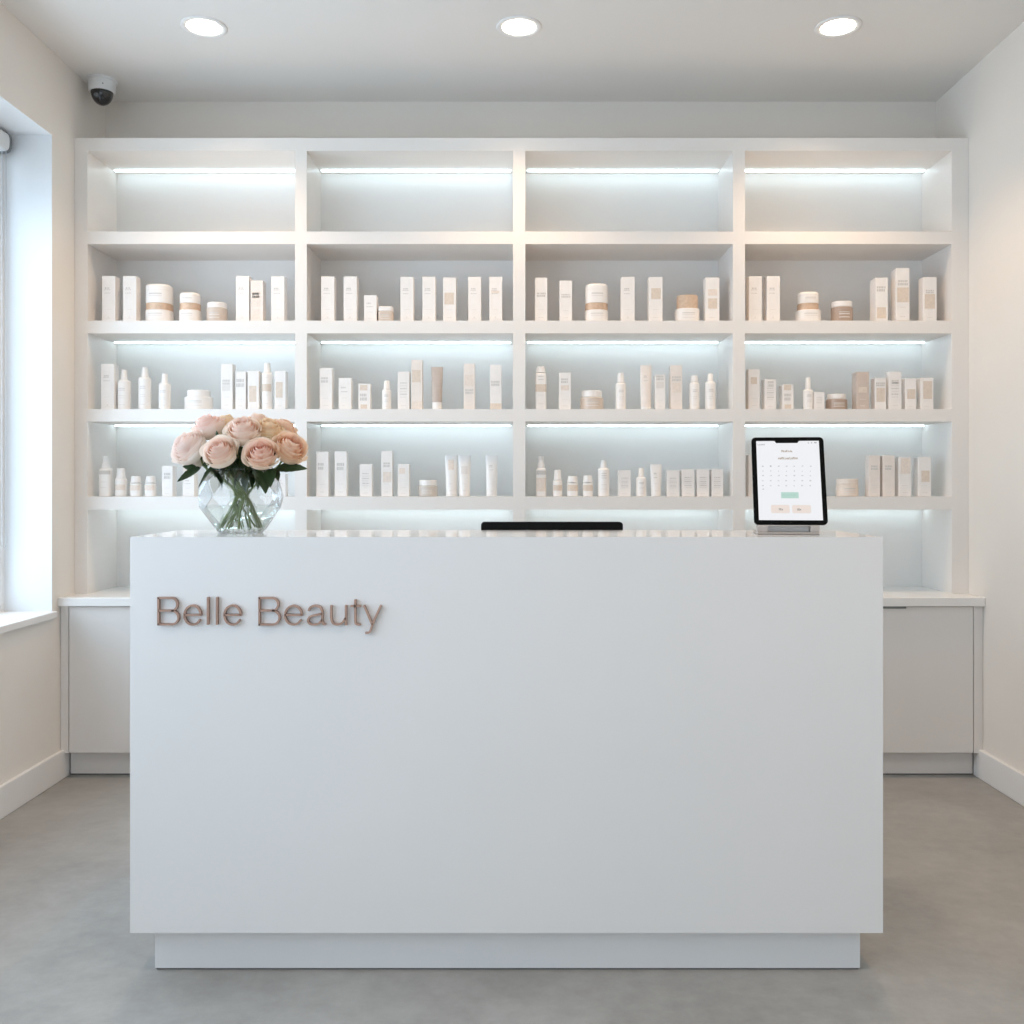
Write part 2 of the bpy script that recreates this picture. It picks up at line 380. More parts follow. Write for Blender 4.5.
# lettering: each letter a solid rose gold strip path standing off the panel
LY0, LY1 = YK - 0.011, YK - 0.0004
def ell(cx, cy, rx, ry, a0, a1, n=20):
    return [(cx + rx * math.cos(math.radians(a0 + (a1 - a0) * k / n)), cy - ry * math.sin(math.radians(a0 + (a1 - a0) * k / n))) for k in range(n + 1)]
def smooth_path(pts, n=6):
    P = [pts[0]] + list(pts) + [pts[-1]]; out = []
    for i in range(1, len(P) - 2):
        p0, p1, p2, p3 = P[i - 1:i + 3]
        for k in range(n):
            t = k / n
            out.append(tuple(0.5 * (2 * p1[j] + (p2[j] - p0[j]) * t + (2 * p0[j] - 5 * p1[j] + 4 * p2[j] - p3[j]) * t * t + (3 * p1[j] - p0[j] - 3 * p2[j] + p3[j]) * t ** 3) for j in (0, 1)))
    return out + [pts[-1]]
def strip(bm, pts, w):
    n = len(pts); Lf, Rt = [], []
    for i in range(n):
        a = Vector(pts[max(i - 1, 0)]); c = Vector(pts[min(i + 1, n - 1)]); p = Vector(pts[i])
        d1 = (p - a).normalized() if i > 0 else (c - p).normalized()
        d2 = (c - p).normalized() if i < n - 1 else d1
        t = (d1 + d2).normalized(); nrm = Vector((-t.y, t.x)); s = 1 / max(0.5, nrm.dot(Vector((-d1.y, d1.x))))
        Lf.append(p + nrm * w / 2 * s); Rt.append(p - nrm * w / 2 * s)
    q = []
    for y in (LY0, LY1):
        q.append(([bm.verts.new((p.x, y, p.y)) for p in Lf], [bm.verts.new((p.x, y, p.y)) for p in Rt]))
    (fl, fr), (bl, br) = q
    for i in range(n - 1):
        bm.faces.new((fl[i], fl[i + 1], fr[i + 1], fr[i])); bm.faces.new((bl[i], br[i], br[i + 1], bl[i + 1]))
        bm.faces.new((fl[i], bl[i], bl[i + 1], fl[i + 1])); bm.faces.new((fr[i], fr[i + 1], br[i + 1], br[i]))
    bm.faces.new((fl[0], fr[0], br[0], bl[0])); bm.faces.new((fl[-1], bl[-1], br[-1], fr[-1]))
def letter(paths, ox, oy, s, w=0.0049):
    bm = bmesh.new()
    for p in paths:
        strip(bm, [(X(ox + x * s, LY0), Z(oy + y * s, LY0)) for x, y in p], w)
    o = obj('letter', bm, COPPER, dk, angle=30)
    for v in o.data.vertices: v.co -= dk.location
    o['label'] = 'brushed rose gold letter'
def Bp(x, t, m, b, j, ru, rl):
    return [[(x, t - 6), (x, b + 6)],
            [(x - 5, t), (j, t)] + ell(j, (t + m) / 2, ru, (m - t) / 2, 88, -90, 16) + [(x, m)],
            [(j, m)] + ell(j, (m + b) / 2, rl, (b - m) / 2, 88, -90, 16) + [(x - 5, b)]]
def ep(cx, cy, rx, ry, by): return [[(cx + rx, by), *ell(cx, cy, rx, ry, 8, 332, 36)], [(cx - rx, by), (cx + rx + 3, by)]]
sA, sB = 130 / 1024, 140 / 1024
A0, B0 = (140, 585, sA), (250, 585, sB)
letter(Bp(142, 103, 203, 312, 246, 45, 54), *A0)
letter(ep(412, 238, 64, 76, 237), *A0)
letter([[(533, 96), (533, 314)]], *A0)
letter([[(604, 96), (604, 314)]], *A0)
letter(ep(727, 238, 64, 76, 237), *A0)
letter(Bp(67, 96, 188, 291, 160, 45, 54), *B0)
letter(ep(316, 222, 61, 69, 220), *B0)
letter([smooth_path([(427, 190), (440, 165), (475, 152), (510, 162), (525, 190)]) + [(527, 215), (527, 262), (533, 285), (552, 291)],
        smooth_path([(527, 212), (480, 220), (440, 232), (423, 258), (436, 285), (470, 291), (505, 280), (527, 250)])], *B0)
letter([[(592, 149)] + smooth_path([(592, 240), (602, 276), (635, 291), (672, 278), (698, 240)]), [(700, 149), (700, 296)]], *B0)
letter([[(768, 107)] + smooth_path([(768, 262), (773, 284), (790, 291), (808, 291)]), [(733, 155), (810, 155)]], *B0)
letter([[(832, 149), (893, 290)], [(957, 149), (905, 265)] + smooth_path([(893, 295), (880, 335), (868, 349), (842, 352)])], *B0)

# monitor behind the desk
YM = 2.95
mt_top = Z(522, YM); mx = X(552, YM); mw = 142 * YM / F / 2
mo = thing('computer_monitor', 'black computer monitor back showing just above the desk top', 'monitor', (mx, YM, 0.736))
def rrect(w, h, r, n=6):
    out = []
    for cx, cz, a0 in ((w - r, h - r, 0), (-w + r, h - r, 90), (-w + r, -h + r, 180), (w - r, -h + r, 270)):
        out += [(cx + r * math.cos(math.radians(a0 + 90 * k / n)), cz + r * math.sin(math.radians(a0 + 90 * k / n))) for k in range(n + 1)]
    return out
def slab(bm, prof, y0, y1, mi=0):
    a = [bm.verts.new((x, y0, z)) for x, z in prof]; b = [bm.verts.new((x, y1, z)) for x, z in prof]
    n = len(prof); fs = []
    for k in range(n): fs.append(bm.faces.new((a[k], a[(k + 1) % n], b[(k + 1) % n], b[k])))
    fs.append(bm.faces.new(a)); fs.append(bm.faces.new(b))
    for f in fs: f.material_index = mi
ph = 0.13; pcz = mt_top - 0.736 - ph
bm = bmesh.new(); slab(bm, [(x, z + pcz) for x, z in rrect(mw, ph, .010)], 0, 0.03)
obj('panel', bm, BLACK, mo, angle=40)
bm = bmesh.new(); slab(bm, [(x, z + pcz) for x, z in rrect(mw - .01, ph - .01, .004)], 0.0301, 0.0315)
obj('screen', bm, BEZEL, mo)
obj('stand_neck', B((-.03, .03, -.03, 0, .012, pcz + .02)), BLACK, mo, bevel=.004)
bm = bmesh.new(); lathe(bm, [(0, 0), (.10, 0), (.10, .008), (.095, .012), (0, .012)], 40, sy=.8)
obj('stand_base', bm, BLACK, mo, angle=40)

# ------------------------------------------------------------------ tablet on its stand
tx, tY = X(788.5, 2.50), 2.50
st = thing('tablet_stand', 'silver tablet stand with a wide slotted foot on the desk', 'tablet stand', (tx, tY, dzt))
yaw = math.radians(-7)
st.rotation_euler = (0, 0, yaw)
obj('foot', B((-.079, .079, 0, .10, .0005, .006)), SILVER, st, bevel=.001)
obj('support_block', B((-.079, -.052, 0.001, .028, .0062, .0245)), SILVER, st, bevel=.0012)
obj('support_block', B((.056, .079, 0.001, .028, .0062, .0245)), SILVER, st, bevel=.0012)
obj('cross_bar', B((-.052, .056, 0.001, .028, .0215, .0245)), SILVER, st, bevel=.0006)
obj('slot_back', B((-.0515, .0555, 0.022, .027, .0062, .0212)), mat('polished_recess', (.50, .47, .45), .3, .5), st)
bm = bmesh.new(); tube(bm, [(0, .085, .006), (0, .085, .05), (0, .078, .12)], .008, 12)
obj('back_arm', bm, SILVER, st, smooth=True)
TB = thing('tablet', 'black framed tablet showing a white calendar page, on the desk', 'tablet', (tx + 0.0078, tY + .004, dzt + .0258))
TB.rotation_euler = (math.radians(-15.5), 0, yaw)
tw, th = 0.0938, 0.1198
bm = bmesh.new(); slab(bm, [(x, z + th) for x, z in rrect(tw, th, .011, 8)], 0, .008)
obj('body', bm, BEZEL, TB, angle=40, bevel=.0008)
# display outline with the notch cut from its top edge
W2, z0, z1 = 0.0815, .0115, 2 * th - .0105
s = 2 * W2 / 570.0
nx0, nx1 = -W2 + (375 - 220) * s * 1.08, -W2 + (580 - 220) * s * 1.08
bm = bmesh.new()
V = {k: bm.verts.new((x, -.0004, z)) for k, (x, z) in dict(a=(-W2, z0), b=(W2, z0), c=(W2, z1 - .006), d=(nx1 - .004, z1 - .006), e=(nx0 + .004, z1 - .006), f=(-W2, z1 - .006), g=(W2, z1), h=(nx1, z1), i=(nx0, z1), j=(-W2, z1)).items()}
for q in ('abcdef', 'dcgh', 'feij'): bm.faces.new([V[k] for k in q])
dsp = obj('display', bm, SCREEN, TB)
# marks on the display; u, v from the top left of the display in 0..1
def quad(bm, u0, u1, v0, v1, dy, mi):
    x0, x1 = -W2 + u0 * 2 * W2, -W2 + u1 * 2 * W2; a, b = z1 - v0 * (z1 - z0), z1 - v1 * (z1 - z0)
    f = bm.faces.new([bm.verts.new(p) for p in ((x0, dy, b), (x1, dy, b), (x1, dy, a), (x0, dy, a))]); f.material_index = mi
def scribble(bm, u0, u1, v0, v1, n, mi, dy=-.0008):
    """a short run of letter-like strokes, unreadable as in the photograph"""
    rnd = random.Random(int(u0 * 1e4 + v0 * 1e5)); w = (u1 - u0) / n
    for k in range(n):
        a = u0 + k * w; t = rnd.choice((0, 0, .25, .3)); vv = v0 + (v1 - v0) * t
        quad(bm, a, a + w * .28, vv, v1, dy, mi); c = rnd.random()
        if c < .7: quad(bm, a + w * .28, a + w * .8, v1 - (v1 - v0) * .22, v1, dy, mi)
        if c > .3: quad(bm, a + w * .28, a + w * .8, vv, vv + (v1 - v0) * .2, dy, mi)
        if c > .45: quad(bm, a + w * .6, a + w * .82, vv, v1, dy, mi)
bm = bmesh.new()
# zoom frame: display spans x 75..865 at its top and 110..935 at its bottom, y 80..1096
def uv(x, y):
    v = (y - 80) / 1016; l = 78 + 40 * v; r = 866 + 66 * v
    return (x - l) / (r - l), v
def scr(x0, x1, yc, h, n, mi): 
    u0, v = uv(x0, yc); u1, _ = uv(x1, yc); scribble(bm, u0, u1, v - h / 2032, v + h / 2032, n, mi)
scr(95, 190, 128, 16, 6, 1); scr(730, 748, 106, 14, 1, 2); scr(768, 786, 106, 14, 1, 2); scr(808, 842, 106, 16, 2, 2)
scr(398, 542, 213, 26, 7, 0); scr(358, 608, 306, 28, 12, 0)
for x in (165, 265, 365, 465, 563, 665, 770): scr(x - 11, x + 12, 408, 16, 2, 2 if x < 300 else 1)
d = 0
for r, y in enumerate((472, 530, 595, 658)):
    for x in (168, 267, 367, 465, 565, 665, 768):
        d += 1; k = 1 if r == 0 else 2; scr(x - 6 * k, x + 6 * k, y, 15, k, 1)
scr(160, 184, 703, 13, 2, 1)
obj('calendar_print', bm, [S_GOLD, S_GREY, S_DARK], dsp)
bm = bmesh.new()
u0, v0 = uv(397, 743); u1, v1 = uv(623, 820); quad(bm, u0, u1, v0, v1, -.0006, 3)
scr(412, 590, 778, 14, 10, 5)
SM = [S_GOLD, S_GREY, S_DARK, S_MINT, S_PEACH, mat('screen_mint_text', (.03, .03, .03), .3, emit=(.42, .66, .58), estr=.9)]
obj('booking_button', bm, SM, dsp)
def pill(x0, x1, y0, y1):
    u0, va = uv(x0, y0); u1, vb = uv(x1, y1)
    xa, xb = -W2 + u0 * 2 * W2, -W2 + u1 * 2 * W2; za, zb = z1 - va * (z1 - z0), z1 - vb * (z1 - z0)
    P = rrect((xb - xa) / 2, (za - zb) / 2, .004, 5)
    f = bm.faces.new([bm.verts.new((x + (xa + xb) / 2, -.0006, z + (za + zb) / 2)) for x, z in P]); f.material_index = 4
bm = bmesh.new(); pill(270, 512, 903, 1008); scr(372, 424, 960, 24, 3, 2); obj('choice_button', bm, SM, dsp)
bm = bmesh.new(); pill(538, 782, 905, 1008); scr(606, 656, 962, 24, 3, 2); obj('choice_button', bm, SM, dsp)

# ------------------------------------------------------------------ products on the shelves
YI = 4.165
PAN = {('U', 1): (80, 230), ('U', 2): (300, 230), ('U', 3): (515, 230), ('U', 4): (735, 230),
       ('M', 1): (80, 325), ('M', 2): (300, 325), ('M', 3): (515, 325), ('M', 4): (735, 325),
       ('L', 1): (80, 415), ('L', 2): (300, 415), ('L', 3): (515, 415), ('L', 4): (735, 415)}
K = 230 / 1024
ROWN = {'U': 'upper', 'M': 'middle', 'L': 'lower'}
BAYN = {1: 'bay nearest window', 2: 'second bay from window', 3: 'third bay from window', 4: 'bay farthest from window'}
row, bay = 'U', 1
def pxx(x): return PAN[row, bay][0] + x * K
def pxy(y): return PAN[row, bay][1] + y * K
def lab(s): return f'{s}, {ROWN[row]} product shelf, {BAYN[bay]}'
GROUP = {'carton': 'cosmetic cartons on the wall shelving', 'jar': 'cosmetic jars on the wall shelving', 'bottle': 'cosmetic bottles on the wall shelving', 'tube': 'squeeze tubes on the wall shelving'}
WORK = [PAPER, INK, INKL, TAN, TANL, TAUPEP]
def root(kind, name, label, x, y):
    return thing(name, lab(label), kind, (x, y, SHZ[row] + .0004), GROUP[kind])

def marks(bm, w, h, y, tans=(), inks=(), style='logo', sx=None):
    """print on the front of a pack; w half width, h height, rectangles as (u0,u1,v0,v1) from the top"""
    def q(u0, u1, v0, v1, mi, dy=.0004):
        f = bm.faces.new([bm.verts.new(p) for p in ((-w + 2 * w * u0, y - dy, h * (1 - v1)), (-w + 2 * w * u1, y - dy, h * (1 - v1)), (-w + 2 * w * u1, y - dy, h * (1 - v0)), (-w + 2 * w * u0, y - dy, h * (1 - v0)))])
        f.material_index = mi
    rnd = random.Random(int(h * 1e5 + w * 1e6))
    def textline(u0, u1, v, t, mi):
        u = u0
        while u < u1 - .03:
            d = rnd.uniform(.05, .12); q(u, min(u1, u + d), v, v + t, mi); u += d + rnd.uniform(.02, .05)
    for (a, b, c, d, *m) in tans: q(a, b, c, d, m[0] if m else 3)
    for (a, b, c, d) in inks:
        textline(a, b, c, (d - c) * .4, 1); textline(a, b, c + (d - c) * .55, (d - c) * .45, 1)
    if style == 'logo':
        textline(.22, .58, .25, .030, 1); textline(.18, .62, .292, .016, 1); textline(.2, .66, .365, .016, 1)
        textline(.24, .7, .72, .012, 2); q(.42, .54, .885, .915, 2); textline(.3, .7, .925, .012, 2)
    elif style == 'small':
        textline(.2, .55, .28, .05, 1); textline(.2, .7, .42, .03, 1); textline(.25, .7, .62, .025, 2); textline(.3, .6, .86, .03, 2)
    elif style == 'foot':
        textline(.26, .72, .72, .014, 2); textline(.3, .7, .89, .022, 2)
    elif style == 'block':
        for k in range(6): textline(.22, .78, .28 + k * .075, .03, 2 if k % 2 else 1)
        textline(.3, .7, .88, .03, 2)
def rel(tr, x0, x1, top, bot=None):
    bot = {'U': 403, 'M': 374, 'L': 363}[row]
    out = []
    for r in tr:
        out.append(((r[0] - x0) / (x1 - x0), (r[1] - x0) / (x1 - x0), (r[2] - top) / (bot - top), (r[3] - top) / (bot - top), *r[4:]))
    return out
def carton(label, x0, x1, top, tans=(), inks=(), style='logo', m=PAPER, depth=.05, name='product_carton', yo=0.0):
    Y = YI + yo
    xa, xb = X(pxx(x0), Y), X(pxx(x1), Y); h = Z(pxy(top), Y) - SHZ[row]; w = (xb - xa) / 2
    bm = bmesh.new(); box(bm, -w, w, 0, depth, 0, h)
    bmesh.ops.bevel(bm, geom=bm.edges[:], offset=.0008, segments=1, affect='EDGES')
    # fold line of the tuck flap across the top
    marks(bm, w, h, 0, rel(tans, x0, x1, top), rel(inks, x0, x1, top), style)
    mats = list(WORK); mats[0] = m
    o = obj(name, bm, mats); o.location = ((xa + xb) / 2, Y, SHZ[row] + .0004)
    tag(o, lab(label), 'carton', GROUP['carton']); return o
def band_print(bm, r, z0, z1, a0, a1, mi, power=2.0, sy=1.0, n=8):
    for k in range(n):
        q = []
        for a in (a0 + (a1 - a0) * k / n, a0 + (a1 - a0) * (k + 1) / n):
            ca, sa = math.cos(a), math.sin(a); f = (abs(ca) ** power + abs(sa) ** power) ** (-1 / power)
            q.append((r * ca * f, r * sa * f * sy))
        fc = bm.faces.new([bm.verts.new(p) for p in ((*q[0], z0), (*q[1], z0), (*q[1], z1), (*q[0], z1))]); fc.material_index = mi
def jar_prints(bm, r, h, power=2.0, lines=((.62, 1), (.5, 2), (.3, 2))):
    for v, mi in lines: band_print(bm, r + .0004, h * v, h * v + h * .05, -PI / 2 - .55, -PI / 2 + .5, mi, power)
def rounded(r, z0, z1, c=.002): return [(0, z0), (r - c, z0), (r, z0 + c), (r, z1 - c), (r - c, z1), (0, z1)]
def banded(label, x0, x1, top, up0, up1, bt=325, bb=355):
    """white cream jar: wide base, copper band, tall white lid"""
    r = (x1 - x0) / 2 * K * 4.2 / F; Y = YI + r * .25
    def hz(y): return Z(pxy(y), Y) - SHZ[row]
    r = (X(pxx(x1), Y) - X(pxx(x0), Y)) / 2; ru = (X(pxx(up1), Y) - X(pxx(up0), Y)) / 2
    t = root('jar', 'cream_jar', label, X(pxx((x0 + x1) / 2), YI + r), YI + r)
    bm = bmesh.new(); lathe(bm, rounded(r, 0, hz(bb), .003), 40, power=2.6); jar_prints(bm, r, hz(bb), 2.6, ((.66, 1), (.5, 2)))
    obj('base', bm, WORK[:0] + [PLASTW] + WORK[1:], t, angle=35)
    bm = bmesh.new(); lathe(bm, rounded(ru * .99, hz(bb) + .0002, hz(bt), .001), 40, power=2.6); obj('copper_band', bm, BANDC, t, angle=35)
    bm = bmesh.new(); zt = hz(top); zb = hz(bt) + .0002; c = min(.012, (zt - zb) * .25)
    lathe(bm, [(0, zb), (ru - .001, zb), (ru, zb + .001), (ru, zt - c)] + [(ru - c + c * math.cos(a), zt - c + c * math.sin(a)) for a in (PI / 8, PI / 4, 3 * PI / 8, PI / 2)] + [(0, zt)], 40, power=2.6)
    for v, mi in ((.45, 1), (.33, 2)): band_print(bm, ru + .0004, zb + (zt - zb) * v, zb + (zt - zb) * (v + .05), -PI / 2 - .5, -PI / 2 + .5, mi, 2.6)
    zg = zb + (zt - zb) * .68; lathe(bm, [(ru + .0002, zg), (ru + .0005, zg + .0006), (ru + .0002, zg + .0012)], 40, power=2.6, mi=2)
    obj('lid', bm, [PLASTW] + WORK[1:], t, angle=35)
def jar(label, x0, x1, top, l0, l1, lb, m=JARTAN, lidm=PLASTW, power=2.0):
    """low jar, body up to lb then the lid"""
    Y = YI + .03
    def hz(y): return Z(pxy(y), Y) - SHZ[row]
    r = (X(pxx(x1), Y) - X(pxx(x0), Y)) / 2; rl = (X(pxx(l1), Y) - X(pxx(l0), Y)) / 2
    t = root('jar', 'cream_jar', label, X(pxx((x0 + x1) / 2), YI + r), YI + r)
    bm = bmesh.new(); lathe(bm, rounded(r, 0, hz(lb), .003), 40, power=power); jar_prints(bm, r, hz(lb), power)
    obj('body', bm, [m] + WORK[1:], t, angle=35)
    bm = bmesh.new(); lathe(bm, rounded(rl, hz(lb) + .0002, hz(top), .0025), 40, power=power)
    obj('lid', bm, lidm, t, angle=35)
def bottle(label, x0, x1, sh, c0, c1, top, bands=(), power=2.0, m=PLASTW, name='serum_bottle', pump=False, inks=((.30, 1), (.36, 1), (.55, 2), (.62, 2), (.85, 2))):
    """body up to the shoulder sh, then the cap"""
    Y = YI + .025
    def hz(y): return Z(pxy(y), Y) - SHZ[row]
    r = (X(pxx(x1), Y) - X(pxx(x0), Y)) / 2; rc = (X(pxx(c1), Y) - X(pxx(c0), Y)) / 2
    t = root('bottle', name, label, X(pxx((x0 + x1) / 2), YI + r), YI + r)
    hb, ht = hz(sh), hz(top); c = min(.010, r * .45)
    bm = bmesh.new()
    lathe(bm, [(0, 0), (r - .002, 0), (r, .002), (r, hb - c)] + [(r - c + c * math.cos(a), hb - c + c * math.sin(a)) for a in (PI / 6, PI / 3, PI / 2)] + [(0, hb)], 32, power=power)
    for v, mi in inks: band_print(bm, r + .0004, hb * (1 - v), hb * (1 - v) + .0026, -PI / 2 - .5, -PI / 2 + .45, mi, power)
    for (ya, yb, mi) in bands: band_print(bm, r + .0006, hz(yb), hz(ya), -PI / 2 - 1.0, -PI / 2 + 1.0, mi, power, n=12)
    obj('body', bm, [m] + WORK[1:], t, angle=35)
    bm = bmesh.new(); z = hb + .0002; d = ht - hb
    if pump: lathe(bm, [(0, z), (rc * 1.35, z), (rc * 1.3, z + d * .22), (rc * 1.05, z + d * .42), (rc * .92, z + d * .66), (rc * .92, z + d * .70), (rc * 1.02, z + d * .74), (rc, ht - .002), (rc * .9, ht), (0, ht)], 28)
    else: lathe(bm, [(0, z), (rc * 1.08, z), (rc * 1.08, z + d * .12), (rc, z + d * .16), (rc * .86, ht - .001), (rc * .80, ht), (0, ht)], 28)
    obj('pump' if pump else 'cap', bm, PLASTW, t, angle=35)
def tubeitem(label, x0, x1, top, capy, c0, c1, m=PLASTW, tans=(), style='logo'):
    """squeeze tube standing on its cap, crimped edge up"""
    Y = YI + .015
    def hz(y): return Z(pxy(y), Y) - SHZ[row]
    w = (X(pxx(x1), Y) - X(pxx(x0), Y)) / 2; rc = (X(pxx(c1), Y) - X(pxx(c0), Y)) / 2
    t = root('tube', 'squeeze_tube', label, X(pxx((x0 + x1) / 2), YI + .018), YI + .018)
    bm = bmesh.new(); hc, ht = hz(capy), hz(top); n = 28; rings = []
    for k in range(9):
        f = k / 8; zz = hc + .0002 + (ht - hc) * f; a = rc * (1 - f) + w * f; b = rc * .95 * (1 - f) ** .8 + .0012
        rings.append([bm.verts.new((a * math.cos(2 * PI * j / n), b * math.sin(2 * PI * j / n), zz)) for j in range(n)])
    for p, q in zip(rings, rings[1:]):
        for j in range(n): bm.faces.new((p[j], p[(j + 1) % n], q[(j + 1) % n], q[j]))
    bm.faces.new(rings[0]); bm.faces.new(rings[-1])
    body = obj('body', bm, m, t, angle=50)
    bm = bmesh.new(); marks(bm, rc * .8, ht - hc, -.0, rel(tans, x0, x1, top), (), style)
    bmesh.ops.subdivide_edges(bm, edges=bm.edges[:], cuts=5, use_grid_fill=True)
    for v in bm.verts:
        f = v.co.z / (ht - hc); a = rc * (1 - f) + w * f; b = rc * .95 * (1 - f) ** .8 + .0012
        v.co.y = -b * math.sqrt(max(.05, 1 - (v.co.x / a) ** 2)) - .0006; v.co.z += hc
    obj('print', bm, [m] + WORK[1:], body)
    bm = bmesh.new(); lathe(bm, rounded(rc, 0, hc, .0015), 28); obj('cap', bm, PLASTW, t, angle=35)

# --- upper product shelf
row, bay = 'U', 1
carton('tall white carton, first from the window', 98, 157, 205)
carton('tall white carton, second from the window', 191, 250, 205)
banded('largest white jar with copper band', 298, 412, 240, 299, 411)
banded('smaller white jar with copper band', 445, 538, 277, 448, 535)
jar('low beige jar with white lid', 565, 656, 325, 566, 653, 350, JARTAN)
carton('tall white carton touching a pink carton', 694, 753, 205)
carton('pale pink carton with beige label', 759, 815, 225, [(763, 803, 270, 340, 4), (766, 801, 346, 392, 4)], [(768, 798, 278, 300)], 'none', PINKP)
carton('tall white carton standing apart beyond the pink one', 851, 910, 207)
bay = 2
carton('tall white carton, first from the window', 94, 153, 207)
carton('tall white carton, second from the window', 194, 253, 207)
carton('short white carton beside a squat jar', 285, 341, 290, style='small')
jar('squat beige jar with pale lid', 350, 418, 345, 351, 417, 366, JARTAN, PLASTW, 5.0)
carton('tall white carton just past the squat jar', 447, 505, 209)
carton('tall white carton just before the tan-square carton', 545, 603, 209)
carton('tall white carton with tan square', 637, 694, 212, [(643, 685, 277, 328, 3)], (), 'foot')
carton('tall white carton just past the tan-square carton', 749, 806, 209)
carton('last tall white carton with beige text', 843, 900, 209, [(852, 888, 268, 280, 4)])
bay = 3
carton('tall white carton with dark lettering, first from window', 89, 144, 213, (), [(97, 137, 277, 295)], 'foot')
carton('shorter white carton with dark lettering', 199, 254, 226, (), [(207, 246, 283, 299)], 'foot')
banded('big white jar with copper band', 311, 414, 238, 312, 413)
carton('tall white carton with small grey logo', 474, 533, 209)
carton('tall white carton with one tan square', 597, 657, 209, [(607, 648, 258, 305, 3)], (), 'foot')
jar('white jar with pale wooden lid', 712, 820, 292, 718, 810, 352, PLASTW, WOODL, 2.6)
carton('tall white carton with two tan squares', 848, 910, 212, [(860, 900, 262, 290, 4), (860, 900, 302, 346, 3)], (), 'foot')
bay = 4
carton('tall white carton beside the divider', 62, 120, 206)
carton('tall white carton, second from divider', 142, 200, 206)
banded('white jar with copper band', 270, 378, 273, 278, 368)
jar('low brown jar with white lid', 428, 522, 320, 429, 519, 345, JARBRN)
carton('white carton with low tan square, beside tallest carton', 626, 681, 212, [(632, 672, 340, 388, 3)], [(632, 670, 250, 272)], 'none', depth=.07)
carton('tallest white carton with large tan square', 717, 777, 170, [(722, 774, 254, 318, 3), (720, 774, 396, 402, 3)], [(726, 770, 222, 245)], 'foot', depth=.06)
carton('white carton with tan square, nearest the end wall', 838, 898, 210, [(845, 890, 283, 346, 3)], [(850, 884, 265, 280)], 'foot', depth=.05)
# --- middle product shelf
row, bay = 'M', 1
carton('tall white carton beside three white bottles', 94, 152, 173)
bottle('white bottle beside the tall carton', 170, 225, 246, 186, 212, 200)
bottle('tallest of three white bottles', 262, 316, 233, 278, 307, 188)
bottle('white bottle, third from the window', 352, 403, 260, 364, 391, 217)
jar('wide low white jar', 468, 591, 290, 481, 581, 320, PLASTW, PLASTW)
carton('tallest white carton with grey print, past the wide jar', 628, 679, 173, [(633, 668, 268, 292, 2)], [(634, 668, 243, 265)], 'foot')
carton('shorter white carton beside the tallest one', 692, 738, 208, (), [(696, 730, 240, 275)], 'foot')
carton('white carton with tan square, beside tan-labelled bottle', 746, 796, 205, [(753, 785, 270, 340, 3)], (), 'none')
bottle('slim white bottle with tan label between two cartons', 810, 858, 212, 820, 850, 170, [(265, 298, 3)], inks=((.15, 2), (.62, 2), (.85, 2)))
carton('white carton with tall tan patch, next to divider', 866, 915, 205, [(872, 902, 253, 322, 3)], (), 'foot')
bay = 2
carton('white carton with grey logo, first from window', 87, 143, 192, (), [(94, 126, 232, 256)], 'foot')
carton('medium white carton, second from window', 172, 228, 236, style='small')
carton('short white carton with two tan patches', 260, 312, 262, [(267, 300, 267, 291, 3), (270, 299, 352, 370, 3)], [(268, 298, 305, 335)], 'none')
bottle('small white bottle with cap', 366, 406, 288, 375, 402, 250)
carton('white carton between small bottle and tallest carton', 435, 487, 209, style='block')
carton('tallest white carton with tan panels', 496, 544, 156, [(499, 537, 200, 254, 3), (497, 543, 338, 373, 4)], (), 'none', PINKP)
tubeitem('taupe squeeze tube with white cap', 584, 637, 187, 345, 590, 633, TAUPEP, (), 'none')
carton('pinkish carton with grey patch, past the taupe tube', 729, 778, 173, [(734, 773, 222, 270, 4)], [(736, 772, 285, 305)], 'foot', PINKP)
carton('pale carton with dark lettering and tan foot', 846, 897, 178, [(846, 896, 347, 373, 3)], [(851, 889, 248, 270)], 'none')
bay = 3
bottle('square capped bottle with tan label', 91, 139, 214, 93, 135, 187, [(267, 300, 3)], power=6.0, inks=((.12, 1), (.2, 1), (.62, 2), (.85, 2)))
carton('white carton between tan-label bottle and beige jar', 197, 249, 213, [(205, 240, 268, 290, 4)], [(205, 238, 238, 258)], 'foot')
jar('low beige jar with pale lid', 290, 394, 293, 298, 388, 323, JARTAN)
bottle('small white bottle with cap past the beige jar', 448, 494, 258, 457, 487, 215)
tubeitem('white squeeze tube with dark lettering', 557, 608, 179, 366, 560, 606, PINKP, (), 'logo')
carton('white carton with dark print, beside the squeeze tube', 625, 669, 222, [(629, 662, 252, 280, 2)], [(629, 662, 226, 246)], 'foot')
carton('tall pale carton with grey text', 694, 744, 180, [(700, 738, 256, 300, 4)], [(700, 738, 228, 250)], 'none', PINKP)
bottle('white bottle with short cap, next to tall carton', 777, 820, 256, 783, 815, 227)
bottle('white bottle with slim cap, last in row', 847, 892, 253, 856, 880, 218)
bay = 4
carton('tall white carton beside the divider', 60, 110, 197, [(70, 98, 232, 262, 3)], (), 'foot')
carton('medium white carton, second from divider', 132, 183, 242, (), [(146, 172, 250, 275)], 'block')
carton('short white carton with two tan patches', 212, 260, 265, [(218, 250, 267, 290, 3), (221, 250, 352, 370, 3)], [(220, 250, 305, 335)], 'none')
bottle('small white bottle with slim cap', 303, 347, 288, 311, 334, 235)
carton('very short white carton beside brown jar', 353, 398, 299, style='block')
jar('low brown jar with pale lid', 405, 498, 308, 416, 496, 332, JARBRN)
carton('tall taupe carton', 542, 597, 209, [(550, 588, 275, 300, 3)], (), 'foot', mat('warm_taupe_board', (.60, .50, .44), .55, noise=.04, nscale=40), depth=.06)
carton('white carton with tan panel, just past taupe carton', 624, 673, 236, [(630, 668, 280, 340, 3)], [(628, 668, 256, 272)], 'none')
